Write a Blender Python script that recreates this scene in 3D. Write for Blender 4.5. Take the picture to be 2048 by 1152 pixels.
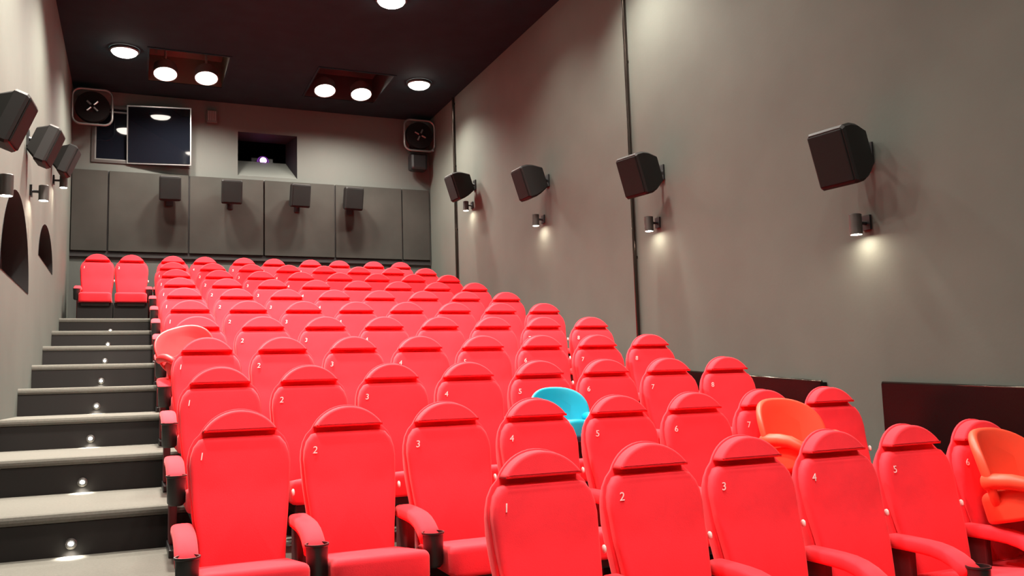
import bpy, bmesh, math, random
from mathutils import Vector, Matrix
random.seed(4)
S = bpy.context.scene
COL = S.collection
for o in list(bpy.data.objects):
    bpy.data.objects.remove(o)

# ---------------------------------------------------------------- camera
EYE = 1.413                      # eye height above the front floor
FPX, YAW, PITCH, ROLL = 1740.4, 0.4105, 0.1087, -0.0310
cy, sy, cp, sp = math.cos(YAW), math.sin(YAW), math.cos(PITCH), math.sin(PITCH)
fwd = Vector((sy * cp, cy * cp, sp)); rgt = Vector((cy, -sy, 0)); upv = rgt.cross(fwd)
cr, sr = math.cos(ROLL), math.sin(ROLL)
r2 = rgt * cr + upv * sr; u2 = upv * cr - rgt * sr
cam = bpy.data.cameras.new('camera')
camo = bpy.data.objects.new('camera', cam); COL.objects.link(camo)
cam.sensor_width = 36; cam.lens = FPX / 2048 * 36; cam.clip_start = 0.05; cam.clip_end = 100
M = Matrix.Identity(4)
for i in range(3):
    M[i][0], M[i][1], M[i][2] = r2[i], u2[i], -fwd[i]
M[0][3], M[1][3], M[2][3] = 0, 0, EYE
camo.matrix_world = M
S.camera = camo

# ---------------------------------------------------------------- world, exposure
w = bpy.data.worlds.new('world'); S.world = w; w.use_nodes = True
w.node_tree.nodes['Background'].inputs[0].default_value = (0.8, 0.75, 0.7, 1)
w.node_tree.nodes['Background'].inputs[1].default_value = 0.02
S.view_settings.view_transform = 'Standard'; S.view_settings.look = 'None'
S.view_settings.exposure = 0.0; S.view_settings.gamma = 1
LAMP = 28.0         # radiance of the ceiling lamp lenses
BEAM = 400.0       # watts of the beam inside each ceiling lamp
SCONCE = 430.0
STEP = 60.0
WARM = (1.0, 0.895, 0.79)

# ---------------------------------------------------------------- materials
def mat(name, col, rough=0.6, metal=0.0, noise=0.0, nscale=30, bump=0.0, bscale=200, sheen=0.0, spec=0.5, coat=0.0, nspan=None, sheen_tint=(1, 1, 1)):
    m = bpy.data.materials.new(name); m.use_nodes = True
    nt = m.node_tree; b = nt.nodes['Principled BSDF']
    b.inputs['Base Color'].default_value = (*col, 1)
    b.inputs['Roughness'].default_value = rough; b.inputs['Metallic'].default_value = metal
    b.inputs['Specular IOR Level'].default_value = spec
    b.inputs['Coat Weight'].default_value = coat
    b.inputs['Sheen Weight'].default_value = sheen
    b.inputs['Sheen Tint'].default_value = (*sheen_tint, 1)
    b.inputs['Sheen Roughness'].default_value = 0.5
    tc = nt.nodes.new('ShaderNodeTexCoord')
    if noise:
        n = nt.nodes.new('ShaderNodeTexNoise'); n.inputs['Scale'].default_value = nscale; n.inputs['Detail'].default_value = 5
        nt.links.new(tc.outputs['Object'], n.inputs['Vector'])
        r = nt.nodes.new('ShaderNodeValToRGB')
        r.color_ramp.elements[0].position = 0.3; r.color_ramp.elements[1].position = 0.7
        r.color_ramp.elements[0].color = (*[c * (1 - noise) for c in col], 1)
        r.color_ramp.elements[1].color = (*[min(1, c * (1 + noise)) for c in col], 1)
        nt.links.new(n.outputs['Fac'], r.inputs['Fac']); nt.links.new(r.outputs['Color'], b.inputs['Base Color'])
    if bump:
        n = nt.nodes.new('ShaderNodeTexNoise'); n.inputs['Scale'].default_value = bscale; n.inputs['Detail'].default_value = 4
        nt.links.new(tc.outputs['Object'], n.inputs['Vector'])
        k = nt.nodes.new('ShaderNodeBump'); k.inputs['Strength'].default_value = bump; k.inputs['Distance'].default_value = 0.01
        nt.links.new(n.outputs['Fac'], k.inputs['Height']); nt.links.new(k.outputs['Normal'], b.inputs['Normal'])
    return m

def emit(name, col, strength):
    m = bpy.data.materials.new(name); m.use_nodes = True
    nt = m.node_tree; nt.nodes.clear()
    e = nt.nodes.new('ShaderNodeEmission'); e.inputs[0].default_value = (*col, 1); e.inputs[1].default_value = strength
    o = nt.nodes.new('ShaderNodeOutputMaterial'); nt.links.new(e.outputs[0], o.inputs[0])
    return m

RED = mat('red_fabric', (0.92, 0.029, 0.045), 0.85, noise=0.05, nscale=9, bump=0.12, bscale=260, sheen=0.16, spec=0.2, sheen_tint=(1, 0.55, 0.55))
REDD = mat('red_panel_painted_shade', (0.10, 0.005, 0.008), 0.7)  # red upholstery of the arm supports, its shade put into a darker colour
BLACK = mat('black_plastic', (0.012, 0.011, 0.011), 0.4)
BLACKM = mat('black_metal', (0.01, 0.01, 0.011), 0.35, spec=0.5)
WHITE = mat('white_plastic', (0.85, 0.78, 0.75), 0.5)
NUM = mat('white_thread', (0.95, 0.72, 0.72), 0.6)
WALL = mat('grey_plaster_wall', (0.073, 0.082, 0.071), 0.9, noise=0.08, nscale=1.3, bump=0.06, bscale=30, spec=0.2)
WALLB = mat('grey_plaster_back', (0.080, 0.086, 0.079), 0.9, noise=0.04, nscale=1.3, bump=0.06, bscale=30, spec=0.2)
CEIL = mat('black_ceiling', (0.0055, 0.024, 0.029), 0.9, noise=0.15, nscale=3, spec=0.15)
TREAD = mat('grey_carpet', (0.112, 0.110, 0.096), 0.95, noise=0.08, nscale=60, bump=0.3, bscale=300, spec=0.1)
RISER = mat('black_riser', (0.0085, 0.0075, 0.007), 0.6, spec=0.3)
PANEL = mat('charcoal_acoustic_cloth', (0.035, 0.035, 0.031), 0.95, noise=0.12, nscale=2.0, bump=0.15, bscale=300, spec=0.1)
SPK = mat('black_speaker_case', (0.0065, 0.006, 0.0056), 0.6, spec=.3, bump=0.05, bscale=300)
GRILLE = mat('black_speaker_grille', (0.005, 0.0055, 0.005), 0.85, spec=.2, bump=0.3, bscale=700)
STEEL = mat('silver_metal', (0.62, 0.62, 0.62), 0.3, metal=1.0)
ALU = mat('brushed_grey_tube', (0.16, 0.16, 0.155), 0.4, metal=0.6)
SCON = mat('grey_lamp_body', (0.10, 0.095, 0.09), 0.35, metal=0.7)
GLOSSB = mat('black_gloss_board', (0.0045, 0.003, 0.003), 0.25, spec=0.2)
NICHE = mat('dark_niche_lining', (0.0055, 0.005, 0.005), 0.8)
GLASS = mat('dark_window_glass', (0.004, 0.005, 0.008), 0.03, spec=0.5)
FRAME = mat('dark_window_frame', (0.03, 0.025, 0.022), 0.4)
PIPE = mat('dark_glossy_pipe', (0.06, 0.048, 0.041), 0.17, metal=0.9)
ORANGE = mat('orange_red_plastic', (0.90, 0.078, 0.036), 0.45, spec=0.4)
PINKRED = mat('coral_red_plastic', (0.62, 0.014, 0.018), 0.5, spec=0.4)
CYAN = mat('cyan_plastic', (0.0, 0.36, 0.50), 0.45, spec=0.4)
LENS = emit('lamp_lens', WARM, LAMP)
SLENS = emit('sconce_lens', (1.0, 0.82, 0.65), SCONCE)
TLENS = emit('step_lens', (1.0, 0.95, 0.86), STEP)
PURPLE = emit('projector_glow', (0.75, 0.25, 1.0), 9.0)

# ---------------------------------------------------------------- mesh helpers
def mesh(name, bm, m, smooth=False, recalc=True):
    if recalc:
        bmesh.ops.recalc_face_normals(bm, faces=bm.faces)
    me = bpy.data.meshes.new(name); bm.to_mesh(me); bm.free()
    for x in (m if isinstance(m, (list, tuple)) else [m]):
        me.materials.append(x)
    if smooth:
        for p in me.polygons: p.use_smooth = True
        if smooth is not True:
            me.set_sharp_from_angle(angle=math.radians(smooth))
    return me

def put(name, me, parent=None, loc=(0, 0, 0), rot=(0, 0, 0)):
    o = bpy.data.objects.new(name, me); COL.objects.link(o)
    o.location = loc; o.rotation_euler = rot
    if parent: o.parent = parent
    return o

def tag(o, label, cat, group=None):
    o['label'] = label; o['category'] = cat
    if group: o['group'] = group
    return o

def thing(name, label, cat, loc=(0, 0, 0), rot=(0, 0, 0), group=None):
    o = bpy.data.objects.new(name, None); COL.objects.link(o)
    o.location = loc; o.rotation_euler = rot; o.empty_display_size = 0.05
    return tag(o, label, cat, group)

def struct(name, me, parent=None):
    o = put(name, me, parent)
    if parent is None: o['kind'] = 'structure'
    return o

def add_box(bm, x0, x1, y0, y1, z0, z1, mi=0, bevel=0.0):
    v = [bm.verts.new((x, y, z)) for x in (x0, x1) for y in (y0, y1) for z in (z0, z1)]
    fs = []
    for q in ((0, 1, 3, 2), (4, 6, 7, 5), (0, 4, 5, 1), (2, 3, 7, 6), (0, 2, 6, 4), (1, 5, 7, 3)):
        f = bm.faces.new([v[i] for i in q]); f.material_index = mi; fs.append(f)
    if bevel:
        es = list({e for f in fs for e in f.edges})
        bmesh.ops.bevel(bm, geom=es, offset=bevel, segments=2, affect='EDGES', profile=0.5)

def box(x0, x1, y0, y1, z0, z1, bevel=0.0):
    bm = bmesh.new(); add_box(bm, x0, x1, y0, y1, z0, z1, 0, bevel); return bm

def add_lathe(bm, prof, seg=28, axis='Z', origin=(0, 0, 0), caps=True):
    """prof: list of (radius, height) about an axis"""
    rings = []
    O = Vector(origin)
    for r, h in prof:
        ring = []
        for i in range(seg):
            a = 2 * math.pi * i / seg
            p = (r * math.cos(a), r * math.sin(a), h)
            if axis == 'Y': p = (p[0], p[2], p[1])
            if axis == 'X': p = (p[2], p[0], p[1])
            ring.append(bm.verts.new(O + Vector(p)))
        rings.append(ring)
    for a, b in zip(rings, rings[1:]):
        for i in range(seg):
            bm.faces.new((a[i], a[(i + 1) % seg], b[(i + 1) % seg], b[i]))
    if caps:
        bm.faces.new(rings[0][::-1]); bm.faces.new(rings[-1])

def add_tube(bm, pts, rad, seg=12, closed=False):
    pts = [Vector(p) for p in pts]; n = len(pts); rings = []
    ref = None
    for i, p in enumerate(pts):
        a = pts[(i - 1) % n] if closed or i > 0 else p
        b = pts[(i + 1) % n] if closed or i < n - 1 else p
        t = (b - a).normalized()
        if ref is None:
            ref = t.orthogonal().normalized()
        ref = (ref - t * ref.dot(t)).normalized()
        s = t.cross(ref)
        rr = rad[i] if isinstance(rad, (list, tuple)) else rad
        rings.append([bm.verts.new(p + (ref * math.cos(2 * math.pi * k / seg) + s * math.sin(2 * math.pi * k / seg)) * rr) for k in range(seg)])
    m = n if closed else n - 1
    for i in range(m):
        A, B = rings[i], rings[(i + 1) % n]
        off = 0
        if closed and i == n - 1:
            off = min(range(seg), key=lambda q: (A[0].co - B[q].co).length)
        for k in range(seg):
            bm.faces.new((A[k], A[(k + 1) % seg], B[(k + 1 + off) % seg], B[(k + off) % seg]))
    if not closed:
        bm.faces.new(rings[0][::-1]); bm.faces.new(rings[-1])

def dense(poly, step):
    out = []
    n = len(poly)
    for i in range(n):
        a, b = Vector(poly[i]), Vector(poly[(i + 1) % n])
        k = max(1, int((b - a).length / step))
        for j in range(k):
            out.append(tuple(a.lerp(b, j / k)))
    return out

def pillow(outline, T, rf, rb, bulge, fmap, nin=4):
    """closed padded slab: outline (u,v) counter-clockwise, thickness T, rounded front and back edges.
    fmap(u, v, w) gives the point; w runs from 0 at the back to T at the front."""
    n = len(outline); P = [Vector(p) for p in outline]
    N = []
    for i in range(n):
        e0 = (P[i] - P[i - 1]).normalized(); e1 = (P[(i + 1) % n] - P[i]).normalized()
        t = (e0 + e1).normalized()
        N.append(Vector((t.y, -t.x)) / max(.42, t.dot(e1)))
    c = sum(P, Vector((0, 0))) / n
    levels = []
    for k in range(5):
        a = math.pi / 2 * k / 4
        levels.append((rb * (1 - math.sin(a)), rb * (1 - math.cos(a))))
    for k in range(6):
        a = math.pi / 2 * k / 5
        levels.append((rf * (1 - math.cos(a)), T - rf * (1 - math.sin(a))))
    bm = bmesh.new(); rings = []
    for d, wv in levels:
        rings.append([bm.verts.new(fmap(*(P[i] - N[i] * d), wv)) for i in range(n)])
    base = [P[i] - N[i] * rf for i in range(n)]
    for k in range(1, nin):
        s = 1 - k / nin
        h = bulge * (1 - s * s)
        rings.append([bm.verts.new(fmap(*(c + (base[i] - c) * s), T + h)) for i in range(n)])
    for a, b in zip(rings, rings[1:]):
        for i in range(n):
            bm.faces.new((a[i], a[(i + 1) % n], b[(i + 1) % n], b[i]))
    if nin == 0:
        bm.faces.new(rings[-1])
    else:
        v = bm.verts.new(fmap(*c, T + bulge))
        for i in range(n):
            bm.faces.new((rings[-1][i], rings[-1][(i + 1) % n], v))
    bm.faces.new(rings[0][::-1])
    return bm

# ================================================================ THE ROOM
XL, XR, YB, YF, ZC = -0.97, 5.0, 15.2, -3.6, EYE + 4.93
LIFT = 0.055
def row_floor(n): return LIFT if n == 1 else EYE - 1.219 + LIFT + 0.2498 * (n - 2)
def row_riser(n): return 3.5425 + 1.1077 * (n - 2)

# floor and stepped platforms
bm = bmesh.new(); add_box(bm, XL - .1, XR + .1, YF, row_riser(2) + 0.05, -0.2, row_floor(1))
floor = struct('floor', mesh('floor', bm, TREAD))
for n in range(2, 12):
    y0 = row_riser(n); y1 = row_riser(n + 1) if n < 11 else YB + 0.1
    z = row_floor(n); zb = row_floor(n - 1)
    bm = bmesh.new(); add_box(bm, XL - .02, XR + .02, y0 - 0.012, y1 + .02, z - 0.06, z, 0, 0.022)
    put('stair_tread', mesh('stair_tread', bm, TREAD), floor)
    bm = bmesh.new(); add_box(bm, XL - .02, XR + .02, y0, y0 + 0.03, zb - 0.02, z - 0.06)
    put('stair_riser', mesh('stair_riser', bm, RISER), floor)

# left wall with two arched niches
def arch_loop(c, hw, base, h, n=28):
    return [(c + hw * math.cos(math.pi * i / n), base + h * math.sin(math.pi * i / n)) for i in range(n + 1)]
ARCHES = [(8.66, 0.99, EYE + 1.01, 0.80), (11.37, 0.87, EYE + 1.53, 0.46)]
def wall_with_holes(outer, holes, to3):
    bm = bmesh.new(); edges = []
    for lp in [outer] + holes:
        vs = [bm.verts.new(to3(*p)) for p in lp]
        edges += [bm.edges.new((vs[i], vs[(i + 1) % len(vs)])) for i in range(len(vs))]
    bmesh.ops.triangle_fill(bm, edges=edges, use_beauty=True)
    return bm
bm = wall_with_holes([(YF, -0.2), (YB + .1, -0.2), (YB + .1, ZC + .1), (YF, ZC + .1)], [arch_loop(*a) for a in ARCHES], lambda y, z: (XL, y, z))
wl = struct('wall_left', mesh('wall_left', bm, WALL))
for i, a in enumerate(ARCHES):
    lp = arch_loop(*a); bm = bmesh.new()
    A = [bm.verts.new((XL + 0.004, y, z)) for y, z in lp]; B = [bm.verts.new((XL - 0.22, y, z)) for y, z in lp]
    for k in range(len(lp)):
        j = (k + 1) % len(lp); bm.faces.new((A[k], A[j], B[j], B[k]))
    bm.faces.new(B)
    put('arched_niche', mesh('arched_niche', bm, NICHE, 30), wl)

# right wall
struct('wall_right', mesh('wall_right', box(XR, XR + .1, YF, YB + .1, -0.2, ZC + .1), WALL))
# front wall behind the photographer
struct('wall_front', mesh('wall_front', box(XL - .1, XR + .1, YF - .1, YF, -0.2, ZC + .1), WALL))
# back wall with two openings
def rect(x0, x1, z0, z1): return [(x0, z0), (x1, z0), (x1, z1), (x0, z1)]
PORT = (1.57, 2.57, EYE + 3.67, EYE + 4.44); WIN = (-0.66, 0.80, EYE + 3.77, EYE + 4.66)
bm = wall_with_holes([(XL - .1, -0.2), (XR + .1, -0.2), (XR + .1, ZC + .1), (XL - .1, ZC + .1)], [rect(*PORT), rect(*WIN)], lambda x, z: (x, YB, z))
wb = struct('wall_back', mesh('wall_back', bm, WALLB))

# splayed projection port with the booth behind it
x0, x1, z0, z1 = PORT; d = 0.5
bm = bmesh.new()
F = [bm.verts.new((x, YB - .002, z)) for x, z in rect(*PORT)]
Bk = [bm.verts.new((x, YB + d, z)) for x, z in rect(x0 + .05, x1 - .12, EYE + 4.06, z1 - .02)]
for i in range(4):
    f = bm.faces.new((F[i], F[(i + 1) % 4], Bk[(i + 1) % 4], Bk[i])); f.material_index = 0 if i == 0 else 1
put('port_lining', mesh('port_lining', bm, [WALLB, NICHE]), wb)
bm = bmesh.new()
add_box(bm, -1.0, 3.2, YB + .5, YB + 2.2, EYE + 3.2, ZC)
for f in list(bm.faces):
    if f.calc_center_median().y < YB + .6: bm.faces.remove(f)
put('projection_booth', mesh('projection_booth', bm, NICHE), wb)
t = thing('projector', 'dark cinema projector glowing purple behind the square port in back wall', 'projector', (2.06, YB + .62, EYE + 3.98))
bm = box(-.2, .2, .02, .5, -.14, .2, .02); add_box(bm, -.14, .14, .05, .45, -.80, -.14); put('case', mesh('projector_case', bm, BLACKM), t)
bm = bmesh.new(); add_lathe(bm, [(.07, .03), (.075, -.10), (.06, -.11), (.055, -.02)], 24, 'Y'); put('lens_barrel', mesh('lens_barrel', bm, BLACK, 40), t, (0, 0, .115))
bm = bmesh.new(); add_lathe(bm, [(.058, 0), (.058, -.012)], 24, 'Y'); put('lens', mesh('projector_lens', bm, PURPLE), t, (0, -.10, .115))
bm = bmesh.new(); add_lathe(bm, [(.105, .0), (.105, -.02)], 28, 'Y'); put('painted_lens_halo', mesh('painted_lens_halo', bm, emit('painted_halo', (.45, .10, .75), .35)), t, (0, -.05, .10))  # glowing disc painted as the halo of light around the lens

# booth window with an outset sash
x0, x1, z0, z1 = WIN
def frame_bm(x0, x1, z0, z1, y0, y1, t):
    bm = bmesh.new()
    add_box(bm, x0, x1, y0, y1, z1 - t, z1); add_box(bm, x0, x1, y0, y1, z0, z0 + t)
    add_box(bm, x0, x0 + t, y0, y1, z0 + t, z1 - t); add_box(bm, x1 - t, x1, y0, y1, z0 + t, z1 - t)
    return bm
win = struct('window_1', mesh('window_1', frame_bm(x0 - .03, x1 + .0, z0 - .03, z1 + .03, YB - .02, YB + .1, .045), FRAME))
put('pane', mesh('pane', box(x0 + .01, -0.15, YB + .03, YB + .04, z0 + .01, z1 - .01), GLASS), win)
put('inner_frame', mesh('inner_frame', frame_bm(x0 + .016, -0.14, z0 + .017, z1 - .05, YB + .005, YB + .03, .022), ALU), win)
hz = (z0 + z1) / 2; RS = (math.radians(3.4), 0, math.radians(-8.75))
put('pane', mesh('pane_sash', box(0, .95, -.005, .005, z0 - hz, z1 - hz + .02), GLASS), win, (-.15, YB - .045, hz), RS)
put('sash_frame', mesh('sash_frame', frame_bm(-.02, .97, z0 - hz - .03, z1 - hz + .045, -.02, .012, .017), STEEL), win, (-.15, YB - .045, hz), RS)

# ceiling with two recesses for the twin lamps
HX = [(0.13, 1.23), (2.56, 3.74)]; HY = (13.02, 14.42)
xs = [XL - .1, *HX[0], *HX[1], XR + .1]; ys = [YF - .1, *HY, YB + .1]
bm = bmesh.new()
g = [[bm.verts.new((x, y, ZC)) for y in ys] for x in xs]
for i in range(5):
    for j in range(3):
        if j == 1 and i in (1, 3): continue
        bm.faces.new((g[i][j], g[i][j + 1], g[i + 1][j + 1], g[i + 1][j]))
struct('ceiling', mesh('ceiling', bm, CEIL))

# vertical pipes on the right wall
for i, (y, zb) in enumerate(((13.72, EYE + 1.2), (8.05, EYE - 0.1))):
    bm = bmesh.new(); add_tube(bm, [(XR - .03, y, zb), (XR - .03, y, ZC - .01)], 0.021, 16)
    for q in range(4): add_box(bm, XR - .03, XR, y - .012, y + .012, zb + .3 + q * 1.1, zb + .33 + q * 1.1)
    p = put('wall_pipe', mesh('wall_pipe', bm, PIPE, 40))
    tag(p, ['dark vertical pipe on the right wall nearest the back corner', 'dark vertical pipe on right wall beside the second nearest speaker'][i], 'pipe')

# black gloss boards low on the right wall
for i, (ya, yb, za, zb, zlo) in enumerate(((5.34, 7.35, EYE - .07, EYE + .07, EYE - 1.0), (2.2, 4.73, EYE - .19, EYE - .085, EYE - 1.35))):
    t = thing('wall_board', ['black glossy low board on right wall, behind the third row end', 'large black glossy low board on right wall, beside front row end'][i], 'wall board', (XR, ya, 0))
    bm = bmesh.new()
    pr = [(0, zlo), (yb - ya, zlo), (yb - ya, zb), (0, za)]
    A = [bm.verts.new((-.002, *p)) for p in pr]; B = [bm.verts.new((-.07, *p)) for p in pr]
    bm.faces.new(A); bm.faces.new(B[::-1])
    for k in range(4): bm.faces.new((A[k], A[(k + 1) % 4], B[(k + 1) % 4], B[k]))
    put('board', mesh('board', bm, GLOSSB), t)
    bm = bmesh.new(); add_tube(bm, [(-.055, 0.0, za + .004), (-.055, yb - ya, zb + .004)], .012, 10)
    put('top_trim', mesh('top_trim', bm, PIPE, True), t)['label'] = 'shiny dark top trim'

# ================================================================ BACK WALL FITTINGS
edges_x = [XL, -0.43, 0.79, 2.0, 3.22, 4.45, XR - .02]
names = ['narrow charcoal acoustic panel beside the left wall', 'charcoal acoustic panel above the aisle pair of seats', 'charcoal acoustic panel, third from left on back wall',
         'charcoal acoustic panel, third from right on back wall', 'charcoal acoustic panel with the rightmost back speaker', 'narrow charcoal acoustic panel at the right end of back wall']
for i in range(6):
    bm = box(edges_x[i] + .012, edges_x[i + 1] - .012, YB - .06, YB - .001, EYE + 2.29, EYE + 3.60, .006)
    tag(put('acoustic_panel', mesh('acoustic_panel', bm, PANEL)), names[i], 'wall panel', 'acoustic panels across the back wall')
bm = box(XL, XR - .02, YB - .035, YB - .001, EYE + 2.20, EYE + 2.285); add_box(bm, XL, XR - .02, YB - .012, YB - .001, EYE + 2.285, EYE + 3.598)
struct('gap_shade_strip', mesh('gap_shade_strip', bm, mat('painted_gap_shade', (0.008, 0.007, 0.007), .7)))  # dark strip stands in for the shadow under the panels; backing darkens their joints

def cabinet(w, h, d):
    """tapered loudspeaker cabinet, front face towards -Y at y = 0"""
    bm = bmesh.new(); rings = []
    for y, s, sh in ((0, .93, .93), (.02, 1, 1), (.10, 1, 1), (d * .55, .96, .90), (d, .68, .62)):
        ww, hh = w / 2 * s, h / 2 * sh; c = min(ww, hh) * .12
        rings.append([bm.verts.new(p) for p in ((-ww + c, y, -hh), (ww - c, y, -hh), (ww, y, -hh + c), (ww, y, hh - c), (ww - c, y, hh), (-ww + c, y, hh), (-ww, y, hh - c), (-ww, y, -hh + c))])
    for a, b in zip(rings, rings[1:]):
        for k in range(8): bm.faces.new((a[k], a[(k + 1) % 8], b[(k + 1) % 8], b[k]))
    bm.faces.new(rings[0][::-1]); bm.faces.new(rings[-1])
    return mesh('speaker_cabinet', bm, SPK, 25)
def grille(w, h):
    return mesh('speaker_grille', box(-w / 2 * .88, w / 2 * .88, -.012, .004, -h / 2 * .88, h / 2 * .88, .008), GRILLE)
SPK_ME = {}
def speaker(loc, yaw, tilt, size, label, group, arm):
    """arm: world vector from the cabinet's back to the wall"""
    t = thing('wall_speaker', label, 'speaker', loc, (0, 0, 0), group)
    if size not in SPK_ME: SPK_ME[size] = (cabinet(*size), grille(size[0], size[1]))
    R = Matrix.Rotation(yaw, 4, 'Z') @ Matrix.Rotation(tilt, 4, 'X')
    for nm, me in zip(('cabinet', 'grille'), SPK_ME[size]):
        o = put(nm, me, t); o.rotation_euler = R.to_euler(); o.location = R @ Vector((0, -size[2] / 2, 0))
    b0 = R @ Vector((0, size[2] / 2 - .01, 0)); b1 = Vector(arm)
    bm = bmesh.new(); add_tube(bm, [b0, b0.lerp(b1, .5), b1], .018, 10)
    bx = b1
    if abs(b1.x) > abs(b1.y):
        s = 1 if b1.x > 0 else -1
        add_box(bm, bx.x - .016 * s if s > 0 else bx.x, bx.x if s > 0 else bx.x + .016, bx.y - .05, bx.y + .05, bx.z - .08, bx.z + .08)
    else:
        add_box(bm, bx.x - .05, bx.x + .05, bx.y - .016, bx.y, bx.z - .08, bx.z + .08)
    put('bracket', mesh('speaker_bracket', bm, BLACKM), t)
    return t
for i, x in enumerate((.49, 1.44, 2.55, 3.47)):
    lab = ['black back wall speaker nearest the left, below booth window', 'black back wall speaker just left of the projection port', 'black back wall speaker just right of the projection port', 'black back wall speaker nearest the right wall'][i]
    speaker((x, YB - .30, EYE + 3.31), [-.05, -.02, .12, .12][i], math.radians(12), (.33, .40, .28), lab, 'speakers on the back wall', (0, .238, -.16))
# right wall speakers
for i, (y, z) in enumerate(((12.83, 3.16), (10.16, 2.62), (7.47, 2.09), (4.73, 1.585))):
    lab = ['black speaker on right wall, farthest, beside the far pipe', 'black speaker on right wall between the two pipes', 'black speaker on right wall beside the near pipe', 'large black speaker on right wall, nearest the camera'][i]
    speaker((XR - .26, y, EYE + z), math.radians(-90 + [4, 2, 12, 10][i]), math.radians(18), (.32, .43, .33), lab, 'speakers on the right wall', (.258, .02, .03))
# left wall speakers
for i, (y, z) in enumerate(((11.79, 2.909), (9.216, 2.404), (6.70, 1.915))):
    lab = ['black speaker on left wall, farthest, above the far sconce', 'black speaker on left wall, middle of the three', 'large black speaker on left wall cut by the picture edge'][i]
    speaker((XL + .145, y, EYE + z), math.radians(90 - 4), math.radians(22), (.30, .375, .20), lab, 'speakers on the left wall', (-.143, -.02, .05))
# cable rising from the nearest left speaker
bm = bmesh.new(); add_tube(bm, [(XL + .02, 6.86, EYE + 2.42), (XL + .03, 6.80, EYE + 2.40), (XL + .05, 6.74, EYE + 2.20), (XL + .07, 6.66, EYE + 2.02), (XL + .10, 6.6, EYE + 1.90)], .013, 8)
tag(put('speaker_cable', mesh('speaker_cable', bm, mat('brown_cable', (.06, .04, .035), .5), True)), 'dark cable running up left wall from the nearest speaker', 'cable')

# sconces
sc_body = bmesh.new(); add_lathe(sc_body, [(.040, .155), (.046, .150), (.046, 0), (.040, 0), (.040, .02)], 28, caps=False)
sc_body.faces.new([v for v in sc_body.verts[:28]])
SC_BODY = mesh('sconce_body', sc_body, SCON, 40)
bm = bmesh.new(); add_lathe(bm, [(.039, .004), (.039, .012)], 28); SC_LENS = mesh('sconce_lens', bm, SLENS)
def sconce(x, y, z, side, label):
    t = thing('wall_sconce', label, 'wall lamp', (x, y, z), (0, 0, 0), 'down lights along the side walls')
    put('lamp_body', SC_BODY, t); put('lens', SC_LENS, t)['label'] = 'glowing white lens'
    dx = (XR - x) if side > 0 else (XL - x)
    bm = bmesh.new(); add_tube(bm, [(.04 * side, 0, .09), (dx - .01 * side, 0, .09)], .014, 10)
    add_box(bm, min(dx, dx - .02 * side), max(dx, dx - .02 * side), -.04, .04, .04, .15)
    put('wall_bracket', mesh('sconce_bracket', bm, BLACKM), t)
for i, (y, z) in enumerate(((12.98, 2.79), (10.35, 2.07), (7.60, 1.52), (4.81, 1.01))):
    sconce(XR - .12, y, EYE + z, 1, ['small down light on right wall under the farthest speaker', 'small down light on right wall under the speaker between pipes', 'small down light on right wall under the speaker at near pipe', 'down light on right wall under the nearest speaker'][i])
for i, (y, z) in enumerate(((12.01, 2.60), (9.57, 1.93), (6.93, 1.42))):
    sconce(XL + .12, y, EYE + z, -1, ['small down light on left wall nearest the back corner', 'down light on left wall above the small arched niche', 'large down light on left wall before the big arched niche'][i])

# small wall box under the ceiling
t = thing('wall_box', 'small grey vented box on back wall right of booth window', 'wall box', (1.14, YB, EYE + 4.65))
put('case', mesh('wall_box_case', box(-.085, .085, -.09, -.001, -.115, .10, .01), mat('grey_box', (.06, .055, .05), .6)), t)
bm = bmesh.new()
for k in range(4): add_box(bm, -.06 + k * .034, -.044 + k * .034, -.098, -.088, -.08, .08)
put('slats', mesh('wall_box_slats', bm, mat('grey_slats', (.16, .14, .13), .6)), t)

# tubular framed units in the upper back corners
FANB = mat('matt_black_housing', (.0045, .0042, .0042), .9, spec=.15)
def corner_unit(x, label, right):
    t = thing('corner_fan', label, 'wall fan', (x, YB - .40, EYE + 4.53))
    h = .285; r = .12; pts = []
    for cx_, cz_, a0 in ((h - r, h - r, 0), (-h + r, h - r, 90), (-h + r, -h + r, 180), (h - r, -h + r, 270)):
        for k in range(7):
            a = math.radians(a0 + 15 * k); pts.append((cx_ + r * math.cos(a), 0, cz_ + r * math.sin(a)))
    bm = bmesh.new(); add_tube(bm, pts, .019, 12, True); put('guard_frame', mesh('guard_frame', bm, ALU, True), t)
    bm = bmesh.new(); add_lathe(bm, [(.05, -.03), (.245, -.02), (.255, .05), (.20, .16), (.06, .2)], 32, 'Y'); put('housing', mesh('fan_housing', bm, FANB, 40), t)
    bm = bmesh.new()
    for k in range(4):
        a = math.radians(45 + 90 * k + (20 if right else 0)); c, s = math.cos(a), math.sin(a)
        add_tube(bm, [(c * .03, -.045, s * .03), (c * .11, -.045, s * .11)], .016, 8)
    put('hub_bracket', mesh('hub_bracket', bm, STEEL if not right else ALU), t)
    bm = bmesh.new(); add_tube(bm, [(0, .19, 0), (0, .30, -.02), (0, .398, -.05)], .03, 10); add_box(bm, -.08, .08, .38, .399, -.2, .1)
    put('wall_arm', mesh('wall_arm', bm, BLACKM), t)
    if right:
        bm = box(-.15, .17, .06, .3, -.62, -.30, .05); put('drop_case', mesh('drop_case', bm, BLACKM), t)
        bm = bmesh.new(); add_lathe(bm, [(.02, -.02), (.02, .01)], 12, 'Y'); put('stud', mesh('stud', bm, STEEL), t, (.24, -.01, -.27))
corner_unit(XL + .30, 'black wall fan in rounded tube frame, upper left back corner', False)
corner_unit(XR - .30, 'black wall fan in rounded tube frame, upper right back corner', True)

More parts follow.
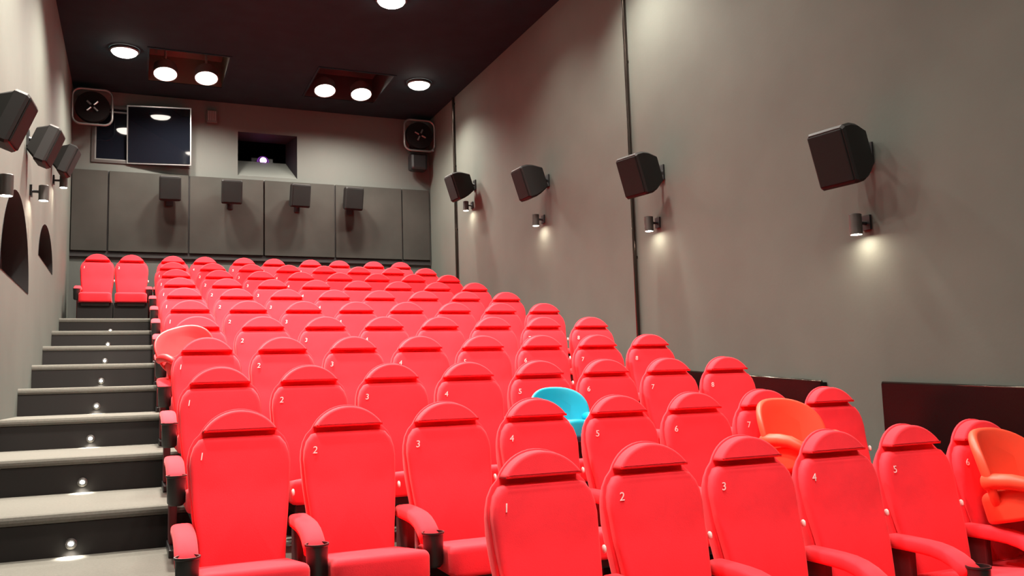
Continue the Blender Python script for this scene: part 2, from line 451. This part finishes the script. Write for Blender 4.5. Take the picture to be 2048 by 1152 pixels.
# ================================================================ CEILING LAMPS
def beam(parent, z, power=1.0, cone=122, x=0, y=0):
    l = bpy.data.lights.new('lamp_beam', 'SPOT'); l.energy = BEAM * power; l.color = WARM
    l.spot_size = math.radians(cone); l.spot_blend = .8; l.shadow_soft_size = .12
    o = bpy.data.objects.new('lamp_beam', l); COL.objects.link(o); o.parent = parent; o.location = (x, y, z)

bm = bmesh.new(); add_lathe(bm, [(.20, .03), (.20, .0), (.178, -.012), (.172, .008)], 36, caps=False); RING = mesh('lamp_ring', bm, mat('black_ring', (.02, .018, .018), .5), 40)
bm = bmesh.new(); add_lathe(bm, [(.174, .006), (.172, -.008), (.158, -.035), (.125, -.056), (.07, -.068), (.02, -.071)], 36); DISC = mesh('lamp_disc', bm, LENS, 50)
lamps = [(-.20, 13.2, 'round ceiling lamp nearest the left wall, left of the twin lamps'), (4.20, 13.2, 'round ceiling lamp nearest the right wall, right of the twin lamps'),
         (2.94, 10.33, 'round ceiling lamp cut by the top picture edge')]
unseen_lamps = [(3.88, 9.55, 1), (-.78, 8.6, .9), (.15, 10.0, 6.4), (1.6, 9.6, 1), (4.2, 7.5, 3.2), (.15, 7.2, 8.4), (1.6, 6.6, .9), (2.94, 6.2, .6), (3.9, 5.2, 1.0), (-.2, 5.0, 3.2), (1.2, 3.4, 1.15), (2.4, 2.6, 1.15), (0.4, 0.4, 1.25), (1.6, 0.2, 1.45), (2.7, 0.4, 1.05)]  # unseen lamps; some inferred, others added to light walls and seat fronts
for i, (x, y, lab, pw) in enumerate([(*q, p) for q, p in zip(lamps, (1.5, 2.1, 1))] + [(x, y, 'unseen round ceiling lamp above the picture', q) for x, y, q in unseen_lamps]):
    t = thing('ceiling_lamp', lab, 'ceiling lamp', (x, y, ZC - .032), (0, 0, 0), 'round ceiling lamps' if i < 3 else 'unseen ceiling lamps above the picture, some added for light')
    put('trim_ring', RING, t); put('lens', DISC, t)['label'] = 'glowing white lens'
    beam(t, -.085, pw, 132 if y > 6 else 150)
bm = bmesh.new(); add_lathe(bm, [(.10, .22), (.17, .15), (.18, 0), (.167, 0), (.158, .03)], 32, caps=False); bm.faces.new(bm.verts[:32]); HEAD = mesh('lamp_head', bm, ALU, 40)
bm = bmesh.new(); add_lathe(bm, [(.161, .010), (.161, .016)], 32); HLENS = mesh('twin_lens', bm, LENS)
for i, ((xa, xb), lx) in enumerate(zip(HX, ((.37, .97), (2.83, 3.44)))):
    t = thing('twin_downlight', ['recessed twin spotlight in ceiling, left, in front of booth window', 'recessed twin spotlight in ceiling, right, with silver arms'][i], 'ceiling lamp', ((xa + xb) / 2, 13.72, ZC))
    hx = (xb - xa) / 2
    bm = bmesh.new(); add_box(bm, -hx, hx, HY[0] - 13.72, HY[1] - 13.72, 0, .42)
    for f in list(bm.faces):
        if f.calc_center_median().z < .01: bm.faces.remove(f)
    put('recess_box', mesh('recess_box', bm, [mat('recess_metal', (.10, .11, .085), .5, metal=.2), mat('recess_dark', (.03, .027, .027), .5)][i]), t)
    bm = frame_bm(-hx - .03, hx + .03, HY[0] - 13.75, HY[1] - 13.69, -.012, 0, .03)
    for v in bm.verts: v.co = Vector((v.co.x, v.co.z, v.co.y))
    put('recess_trim', mesh('recess_trim', bm, CEIL), t)
    for x in lx:
        hd = put('lamp_head', HEAD, t, (x - (xa + xb) / 2, .30, -.02), (math.radians(-19), 0, 0))
        put('lens', HLENS, hd)['label'] = 'glowing white lens'; beam(t, -.03, 1.8, 152, x - (xa + xb) / 2, .28)
        bm = bmesh.new(); add_tube(bm, [(-.10, -.30, .40), (.06, -.62, .06)] if i else [(0, -.06, .42), (0, -.03, .2)], .02, 8); put('lamp_arm', mesh('lamp_arm', bm, STEEL), hd)

# ================================================================ STEP LIGHTS
bm = bmesh.new(); add_lathe(bm, [(.032, 0), (.032, -.006), (.020, -.010), (.019, 0)], 20, 'Y', caps=False)
for k in range(9):      # hood over the lens
    a0, a1 = math.radians(20 * k), math.radians(20 * (k + 1)); q = []
    for a, y in ((a0, 0), (a1, 0), (a1, -.028), (a0, -.028)): q.append(bm.verts.new((.027 * math.cos(a), y, .027 * math.sin(a) - .002)))
    bm.faces.new(q)
BEZEL = mesh('step_bezel', bm, SCON, 40)
bm = bmesh.new(); add_lathe(bm, [(.014, -.002), (.014, -.007), (.009, -.010)], 20, 'Y'); STEPL = mesh('step_lens', bm, TLENS)
order = ['lowest', 'second lowest', 'third lowest', 'fourth lowest', 'fourth highest', 'third highest', 'second highest', 'highest']
for k in range(8):
    n = k + 4
    t = thing('step_light', order[k] + ' step light set in the black aisle stair riser', 'step light', (-.322, row_riser(n), EYE - .8448 + .2498 * k), (0, 0, 0), 'step lights up the aisle')
    put('bezel', BEZEL, t); put('lens', STEPL, t, (0, -.012, .004), (math.radians(38), 0, 0))['label'] = 'glowing white lens'
    l = bpy.data.lights.new('step_beam', 'SPOT'); l.energy = 10; l.color = (1, .93, .8); l.spot_size = math.radians(120); l.spot_blend = .6; l.shadow_soft_size = .012
    o = bpy.data.objects.new('step_beam', l); COL.objects.link(o); o.parent = t; o.location = (0, -.034, -.012); o.rotation_euler = (math.radians(-12), 0, 0)

# ================================================================ CINEMA SEATS
LEAN = math.tan(math.radians(11.5))
def shear(z): return (z - 1.0) * LEAN
def arc(cx_, cz_, r, a0, a1, n=7): return [(cx_ + r * math.cos(math.radians(a0 + (a1 - a0) * k / n)), cz_ + r * math.sin(math.radians(a0 + (a1 - a0) * k / n))) for k in range(n + 1)]
# rear shell: shoulders and a domed top in one outline
R0 = (.19 ** 2 + .118 ** 2) / (2 * .118); zc0 = 1.013 + .118 - R0; a_ = math.degrees(math.asin(.19 / R0))
shell = [(-.205, .31), (-.10, .295), (.10, .295), (.205, .31), (.216, .5), (.240, .72), (.249, .86)]
shell += [(.247, .90), (.238, .945), (.218, .985)] + arc(0, zc0, R0, 90 - a_, 90 + a_, 16) + [(-.218, .985), (-.238, .945), (-.247, .90), (-.249, .86), (-.240, .72), (-.216, .5)]
SHELL = mesh('seat_back_shell', pillow(dense(shell, .05), .085, .016, .03, 0.0, lambda u, v, w: (u, .048 + (.085 - w) * (1 - .75 * max(0, min(1, (v - .78) / .2))) + shear(v), v)), RED, True)
cush = [(-.198, .34), (.198, .34), (.208, .5), (.231, .72), (.240, .86), (.236, .905), (.222, .95), (.195, .985), (.165, .994), (-.165, .994), (-.195, .985), (-.222, .95), (-.236, .905), (-.240, .86), (-.231, .72), (-.208, .5)]
CUSH = mesh('seat_back_cushion', pillow(dense(cush, .035), .062, .026, .01, .010, lambda u, v, w: (u, .055 - w + shear(v) - .012 * math.sin(max(0, min(1, (v - .34) / .4)) * math.pi), v), 5), RED, True)
R1 = (.180 ** 2 + .103 ** 2) / (2 * .103); zc1 = 1.021 + .103 - R1; a1_ = math.degrees(math.asin(.180 / R1))
head = [(-.174, 1.021), (.174, 1.021)] + arc(0, zc1, R1, 90 - a1_, 90 + a1_, 20)
HEADR = mesh('seat_headrest', pillow(dense(head, .03), .084, .013, .008, 0, lambda u, v, w: (u, .062 - w + shear(v), v), 0), RED, True)
base = [(-.225, -.11), (-.228, -.62), (-.212, -.662), (-.17, -.675), (.17, -.675), (.212, -.662), (.228, -.62), (.225, -.11)]
def seatmap(u, v, w): return (u, v, .325 + w + (.022 - (v + .675) * .13) * (w / .13))
SEATC = mesh('seat_cushion', pillow(dense(base, .035), .125, .032, .02, .012, seatmap), RED, True)
bm = bmesh.new(); add_box(bm, -.2, .2, -.60, -.10, .27, .325, 0, .01); SEATP = mesh('seat_pan', bm, BLACK)
# arm pad: rounded section swept along the arm
def arm_bm():
    path = [(-.05, .566), (-.14, .567), (-.24, .566), (-.31, .562), (-.37, .551), (-.42, .533), (-.46, .511), (-.49, .486)]
    P = [Vector((0, *p)) for p in path]; bm = bmesh.new(); rings = []
    hw, hh, n = .050, .034, 20
    for i, p in enumerate(P):
        t = (P[min(i + 1, len(P) - 1)] - P[max(i - 1, 0)]).normalized(); up = Vector((1, 0, 0)).cross(t)
        if up.z < 0: up = -up
        ring = []
        for k in range(n):
            a = 2 * math.pi * k / n; c, s = math.cos(a), math.sin(a)
            x = hw * math.copysign(abs(c) ** .55, c); z = hh * math.copysign(abs(s) ** .55, s)
            ring.append(bm.verts.new(p + Vector((x, 0, 0)) + up * z))
        rings.append(ring)
    for a, b in zip(rings, rings[1:]):
        for k in range(n): bm.faces.new((a[k], a[(k + 1) % n], b[(k + 1) % n], b[k]))
    for rg, dv in ((rings[0], Vector((0, .012, 0))), (rings[-1], Vector((0, -.010, -.010)))):
        c = sum((v.co for v in rg), Vector()) / n
        inner = [bm.verts.new(c + (v.co - c) * .75 + dv) for v in rg]
        for k in range(n): bm.faces.new((rg[k], rg[(k + 1) % n], inner[(k + 1) % n], inner[k]))
        bm.faces.new(inner)
    return bm
ARM = mesh('armrest', arm_bm(), RED, 60)
bm = bmesh.new(); add_lathe(bm, [(.034, .375), (.046, .39), (.050, .525), (.055, .530), (.055, .538), (.048, .538), (.044, .42), (.01, .415)], 28)
CUP = mesh('cup_holder', bm, BLACK, 40)
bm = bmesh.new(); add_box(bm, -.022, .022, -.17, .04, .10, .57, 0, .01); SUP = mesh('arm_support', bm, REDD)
bm = bmesh.new(); add_box(bm, -.03, .03, -.36, .04, LIFT, .10, 0, .006); FOOT = mesh('arm_foot', bm, BLACKM)
bm = bmesh.new(); add_lathe(bm, [(.004, -.010), (.009, -.006), (.010, 0), (.009, .006), (.004, .010)], 14)
for v in bm.verts: v.co = Vector((v.co.x * .85, v.co.y * 1.4, v.co.z * 1.75))
TAGM = mesh('side_knob', bm, WHITE, True)
bm = bmesh.new(); add_box(bm, -.245, .245, -.56, -.05, LIFT, .32); SHADEFILL = mesh('seat_shadefill', bm, RISER)  # added black block, stands in for the dark shade under the back row
LAST = []
NUMS = {}
def number_mesh(k):
    if k not in NUMS:
        c = bpy.data.curves.new('num', 'FONT'); c.body = str(k); c.size = .052; c.align_x = 'CENTER'; c.align_y = 'CENTER'; c.extrude = .0012; c.shear = .15
        o = bpy.data.objects.new('num', c); COL.objects.link(o)
        dg = bpy.context.evaluated_depsgraph_get(); me = bpy.data.meshes.new_from_object(o.evaluated_get(dg))
        bpy.data.objects.remove(o); me.name = 'seat_number'; me.materials.clear(); me.materials.append(NUM); NUMS[k] = me
    return NUMS[k]
for k in range(1, 11): number_mesh(k)
def zf(z): return -.007 + shear(z)
def seat(x, y, z, num, label, group, arms, rz=0.0, sx=1.0):
    t = thing('cinema_seat', label, 'seat', (x, y, z), (0, 0, rz), group)
    t.scale = (sx, 1, 1)
    put('backrest_shell', SHELL, t); put('backrest', CUSH, t); put('headrest', HEADR, t); put('seat_cushion', SEATC, t); put('seat_pan', SEATP, t)
    put('seat_number', number_mesh(num), t, (-.188, zf(.907) - .006, .907), (math.radians(90) - math.atan(LEAN), 0, 0))['label'] = 'white seat number'
    put('side_knob', TAGM, t, (.249, .012 + shear(.705), .705), (-math.atan(LEAN), 0, 0))['label'] = 'white side knob'
    LAST[:] = [t]
    for s in arms:
        a = put('armrest', ARM, t, (s, 0, 0))
        put('cup_holder', CUP, a, (0, -.532, -.012))['label'] = 'black cup holder'
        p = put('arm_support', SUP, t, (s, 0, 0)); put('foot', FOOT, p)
    for c in t.children: c.location.z -= LIFT
    return t
PI_ = .55
ordn = ['', 'first', 'second', 'third', 'fourth', 'fifth', 'sixth', 'seventh', 'eighth', 'ninth', 'tenth']
for j in range(6):
    seat(1.582 + .555 * j, 3.365 + .0218 * j, row_floor(1) + .0, j + 1, f'red cinema seat in the short front row, {ordn[j+1]} from its left end', 'red seats in the front row', (-.275, .275) if j == 0 else (.275,), -.038 * 0)
for n in range(2, 11):
    for j in range(8):
        where = 'row just before the back row' if n == 10 else f'{ordn[n]} row from the front'
        seat(.4933 + PI_ * j, 4.5964 + 1.1077 * (n - 2), row_floor(n), j + 1, f'red cinema seat, {ordn[j+1]} from the aisle in the {where}', 'red seats in the main rows', (-.275, .275) if j == 0 else (.275,))
K = 1.10
for j in range(10):
    x = (-.4931 + .9772 * (j // 2) + .4351 * (j % 2)) * K
    side = ('left', 'right')[j % 2]
    lab = f'{side} red seat of the pair facing the aisle, back row' if j < 2 else f'{side} red seat of the {ordn[j//2+1]} pair along the back row'
    seat(x, 13.2167 * K, row_floor(11), j + 1, lab, 'paired red seats along the back row', (-.256,) if j % 2 == 0 else (.256,), 0, .955)
    put('shadefill', SHADEFILL, LAST[0], (0, 0, -LIFT))['label'] = 'added black block for the shade under the seat'

# ================================================================ BOOSTER SEATS
def booster(loc, rot, sc, m, label, colour):
    t = thing('booster_seat', label, 'booster seat', loc, rot); t.scale = (sc, sc, sc)
    hw, hh = .25, .225
    out = [(hw * math.copysign(abs(math.cos(q)) ** .85, math.cos(q)), .225 + hh * math.copysign(abs(math.sin(q)) ** .85, math.sin(q))) for q in [2 * math.pi * (k + .5) / 48 for k in range(48)]]
    put('back', mesh('booster_back', pillow(out, .05, .02, .02, -.012, lambda u, v, w: (u, .12 - w - 1.5 * u * u + .06 * v, v), 5), m, True), t)
    out = [(.215 * math.cos(q), -.02 + .215 * math.sin(q)) for q in [2 * math.pi * k / 40 for k in range(40)]]
    put('seat_pad', mesh('booster_pad', pillow(out, .145, .04, .02, -.018, lambda u, v, w: (u, v, w)), m, True), t)
    for sd in (-1, 1):
        pts = [(sd * .222, .05, .19), (sd * .226, -.01, .185), (sd * .220, -.07, .172), (sd * .206, -.125, .150), (sd * .184, -.165, .115), (sd * .165, -.185, .07)]
        bm = bmesh.new(); add_tube(bm, pts, [.036, .037, .036, .034, .030, .024], 14)
        put('side_bolster', mesh('booster_bolster', bm, m, True), t)
def main_seat(n, c): return .4933 + PI_ * (c - 1), 4.5964 + 1.1077 * (n - 2), row_floor(n) - LIFT
x, y, z = main_seat(2, 7)
booster((x, y - .32, z + .63), (math.radians(-14), 0, math.radians(6)), 1.08, ORANGE, 'orange booster seat on the second row, seventh seat from the aisle', 'orange')
x, y, z = main_seat(3, 5)
booster((x, y - .32, z + .56), (math.radians(-10), 0, math.radians(-4)), .88, CYAN, 'bright blue booster seat peeking over a red headrest', 'blue')
x, y, z = main_seat(5, 1)
booster((x - .045, y - .32, z + .645), (math.radians(-14), math.radians(-16), math.radians(10)), .95, PINKRED, 'coral red booster seat tilted towards the aisle', 'coral')
booster((1.575 + PI_ * 5 - .08, 3.3419 + .109 - .32, .645), (math.radians(-14), 0, math.radians(8)), 1.10, ORANGE, 'orange booster seat on the last seat of front row, cut by picture edge', 'orange')
